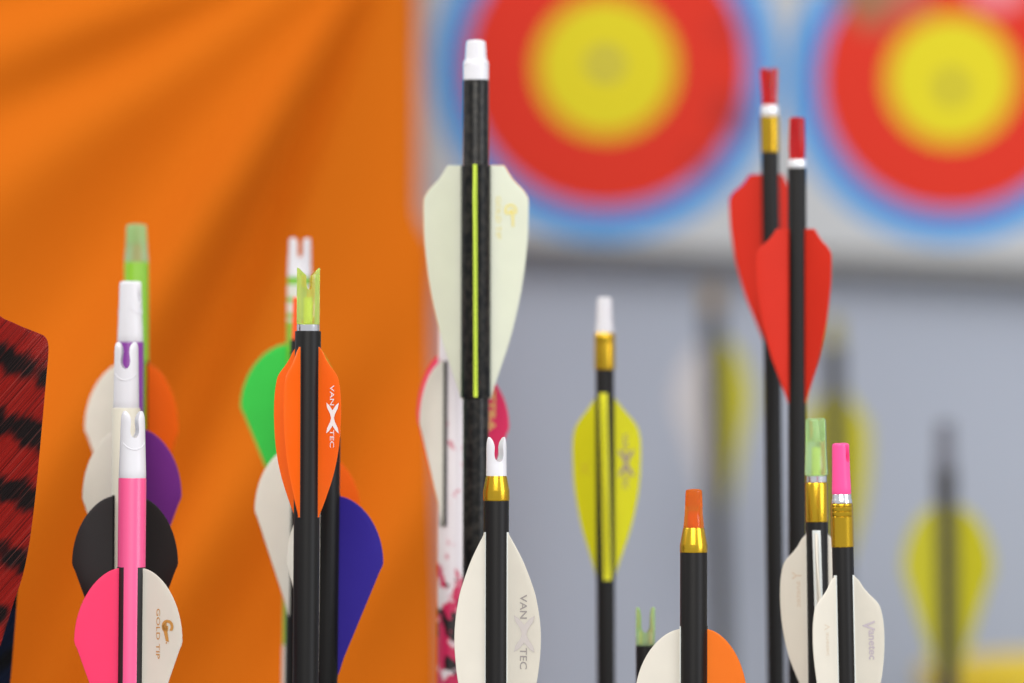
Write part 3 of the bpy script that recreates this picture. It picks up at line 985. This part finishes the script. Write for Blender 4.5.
# ------------------------------------------------------------------ orange cloth
def cloth():
    bm = bmesh.new()
    YC = 0.78
    fc = f_at(YC)
    nu, nv = 230, 240
    x_l, y_t, y_b = -330.0, -330.0, 1540.0
    rows = []
    ox, oy = 405.0, -90.0
    def g(t, c, w): return math.exp(-((t - c) / w) ** 2)
    for j in range(nv + 1):
        py = y_t + (y_b - y_t) * j / nv
        k = min(1, max(0, (py - 205) / 50)); k = k * k * (3 - 2 * k)
        edge = 418 + 18 * k + 8 * min(1, max(0, (py - 300) / 380)) + 1.5 * math.sin(py / 90)
        row = []
        for i in range(nu + 1):
            u = i / nu
            px = x_l + (edge - x_l) * u
            dx, dy = ox - px, py - oy
            th = math.degrees(math.atan2(dx, max(dy, -300)))
            rad = math.hypot(dx, dy)
            q = min(1.0, rad / 330)
            fade = 1.0 if py < 760 else max(0.25, 1 - (py - 760) / 500)
            h = 0
            h += 15.0 * g(th, 32.5, 4.8) * q            # bright ridge with the dark groove beside it
            h -= 7.0 * g(th, 24.5, 3.4) * q
            h += 5.5 * g(th, 55, 7) * q
            h -= 3.0 * g(th, 63, 4.5) * q
            h += 3.5 * g(th, 70, 5) * q
            h -= 3 * g(th, 77.5, 3.5) * q
            # lower folds run more steeply
            t2 = (px - 300) * 0.86 + (py - 520) * 0.5
            h += 9.0 * g(t2, -70, 42) * g(py, 560, 170)
            h -= 6.0 * g(t2, 12, 36) * g(py, 520, 170)
            h += 6.0 * g(t2, 95, 40) * g(py, 520, 200)
            h += 2.2 * math.sin(px / 41 + py / 130) * 0.6
            y = YC - 0.001 * h * fade * 2.0
            # hem turns back
            if u > 0.985:
                y += 0.006 * ((u - 0.985) / 0.015) ** 2
            p = P(px, py, YC)
            row.append(bm.verts.new((p.x, y, max(p.z, 0.003))))
        rows.append(row)
    for j in range(nv):
        for i in range(nu):
            bm.faces.new((rows[j][i], rows[j][i + 1], rows[j + 1][i + 1], rows[j + 1][i]))
    m, nt, b = new_mat('orange_cloth')
    tc = nt.nodes.new('ShaderNodeTexCoord')
    nz = nt.nodes.new('ShaderNodeTexNoise'); nz.inputs['Scale'].default_value = 900
    nt.links.new(tc.outputs['Object'], nz.inputs['Vector'])
    mx = nt.nodes.new('ShaderNodeMix'); mx.data_type = 'RGBA'
    mx.inputs['A'].default_value = lin((196, 97, 5)); mx.inputs['B'].default_value = lin((204, 104, 8))
    nt.links.new(nz.outputs['Fac'], mx.inputs['Factor'])
    nt.links.new(mx.outputs['Result'], b.inputs['Base Color'])
    b.inputs['Roughness'].default_value = .85
    b.inputs['Specular IOR Level'].default_value = .15
    o = link('hanging_cloth', bm, m)
    sd = o.modifiers.new('thickness', 'SOLIDIFY'); sd.thickness = 0.0012; sd.offset = 1
    o['label'] = 'orange cloth hanging in soft diagonal folds behind the left arrows'; o['category'] = 'cloth'
cloth()

# ------------------------------------------------------------------ light
w = bpy.data.worlds.new('room_light'); S.world = w
w.use_nodes = True
bg = w.node_tree.nodes['Background']
bg.inputs['Color'].default_value = (0.93, 0.95, 1.0, 1)
bg.inputs['Strength'].default_value = 0.70

def area(name, loc, target, size, size_y, power, color=(1, 1, 1)):
    l = bpy.data.lights.new(name, 'AREA')
    l.shape = 'RECTANGLE'; l.size = size; l.size_y = size_y; l.energy = power; l.color = color
    o = bpy.data.objects.new(name, l); COL.objects.link(o)
    o.location = loc
    o.rotation_euler = (Vector(target) - Vector(loc)).to_track_quat('-Z', 'Y').to_euler()
    return o
area('ceiling_lamp_near', (-0.15, -1.7, 2.1), (0, 0.1, 0.7), 1.2, 1.0, 31, (1, .965, .91))
area('cloth_side_light', (-1.5, 0.1, 1.9), (-0.2, 0.8, 0.75), 0.6, 0.6, 15, (1, .97, .93))  # added side light grazing the cloth so its folds shade
area('right_fill_light', (1.7, -0.9, 1.5), (0.4, 0.9, 0.6), 1.0, 1.4, 22, (.92, .95, 1))  # unseen cool fill from the right, aimed at the back wall

# ------------------------------------------------------------------ camera
cd = bpy.data.cameras.new('camera')
cam = bpy.data.objects.new('camera', cd); COL.objects.link(cam)
cam.location = (0, -D, ZC)
cam.rotation_euler = (math.radians(90), 0, 0)
cd.lens = LENS; cd.sensor_width = 36.0; cd.sensor_fit = 'HORIZONTAL'
cd.clip_start = 0.05; cd.clip_end = 50
cd.dof.use_dof = True
cd.dof.focus_distance = D
cd.dof.aperture_fstop = 4.0
S.camera = cam

for o in list(bpy.data.objects):
    if '_v' in o.keys(): del o['_v']

S.view_settings.view_transform = 'Standard'
S.view_settings.look = 'None'
S.view_settings.exposure = 0.0
S.view_settings.gamma = 1.0
S.view_settings.use_curve_mapping = False
S.cycles.use_denoising = True
S.cycles.max_bounces = 8
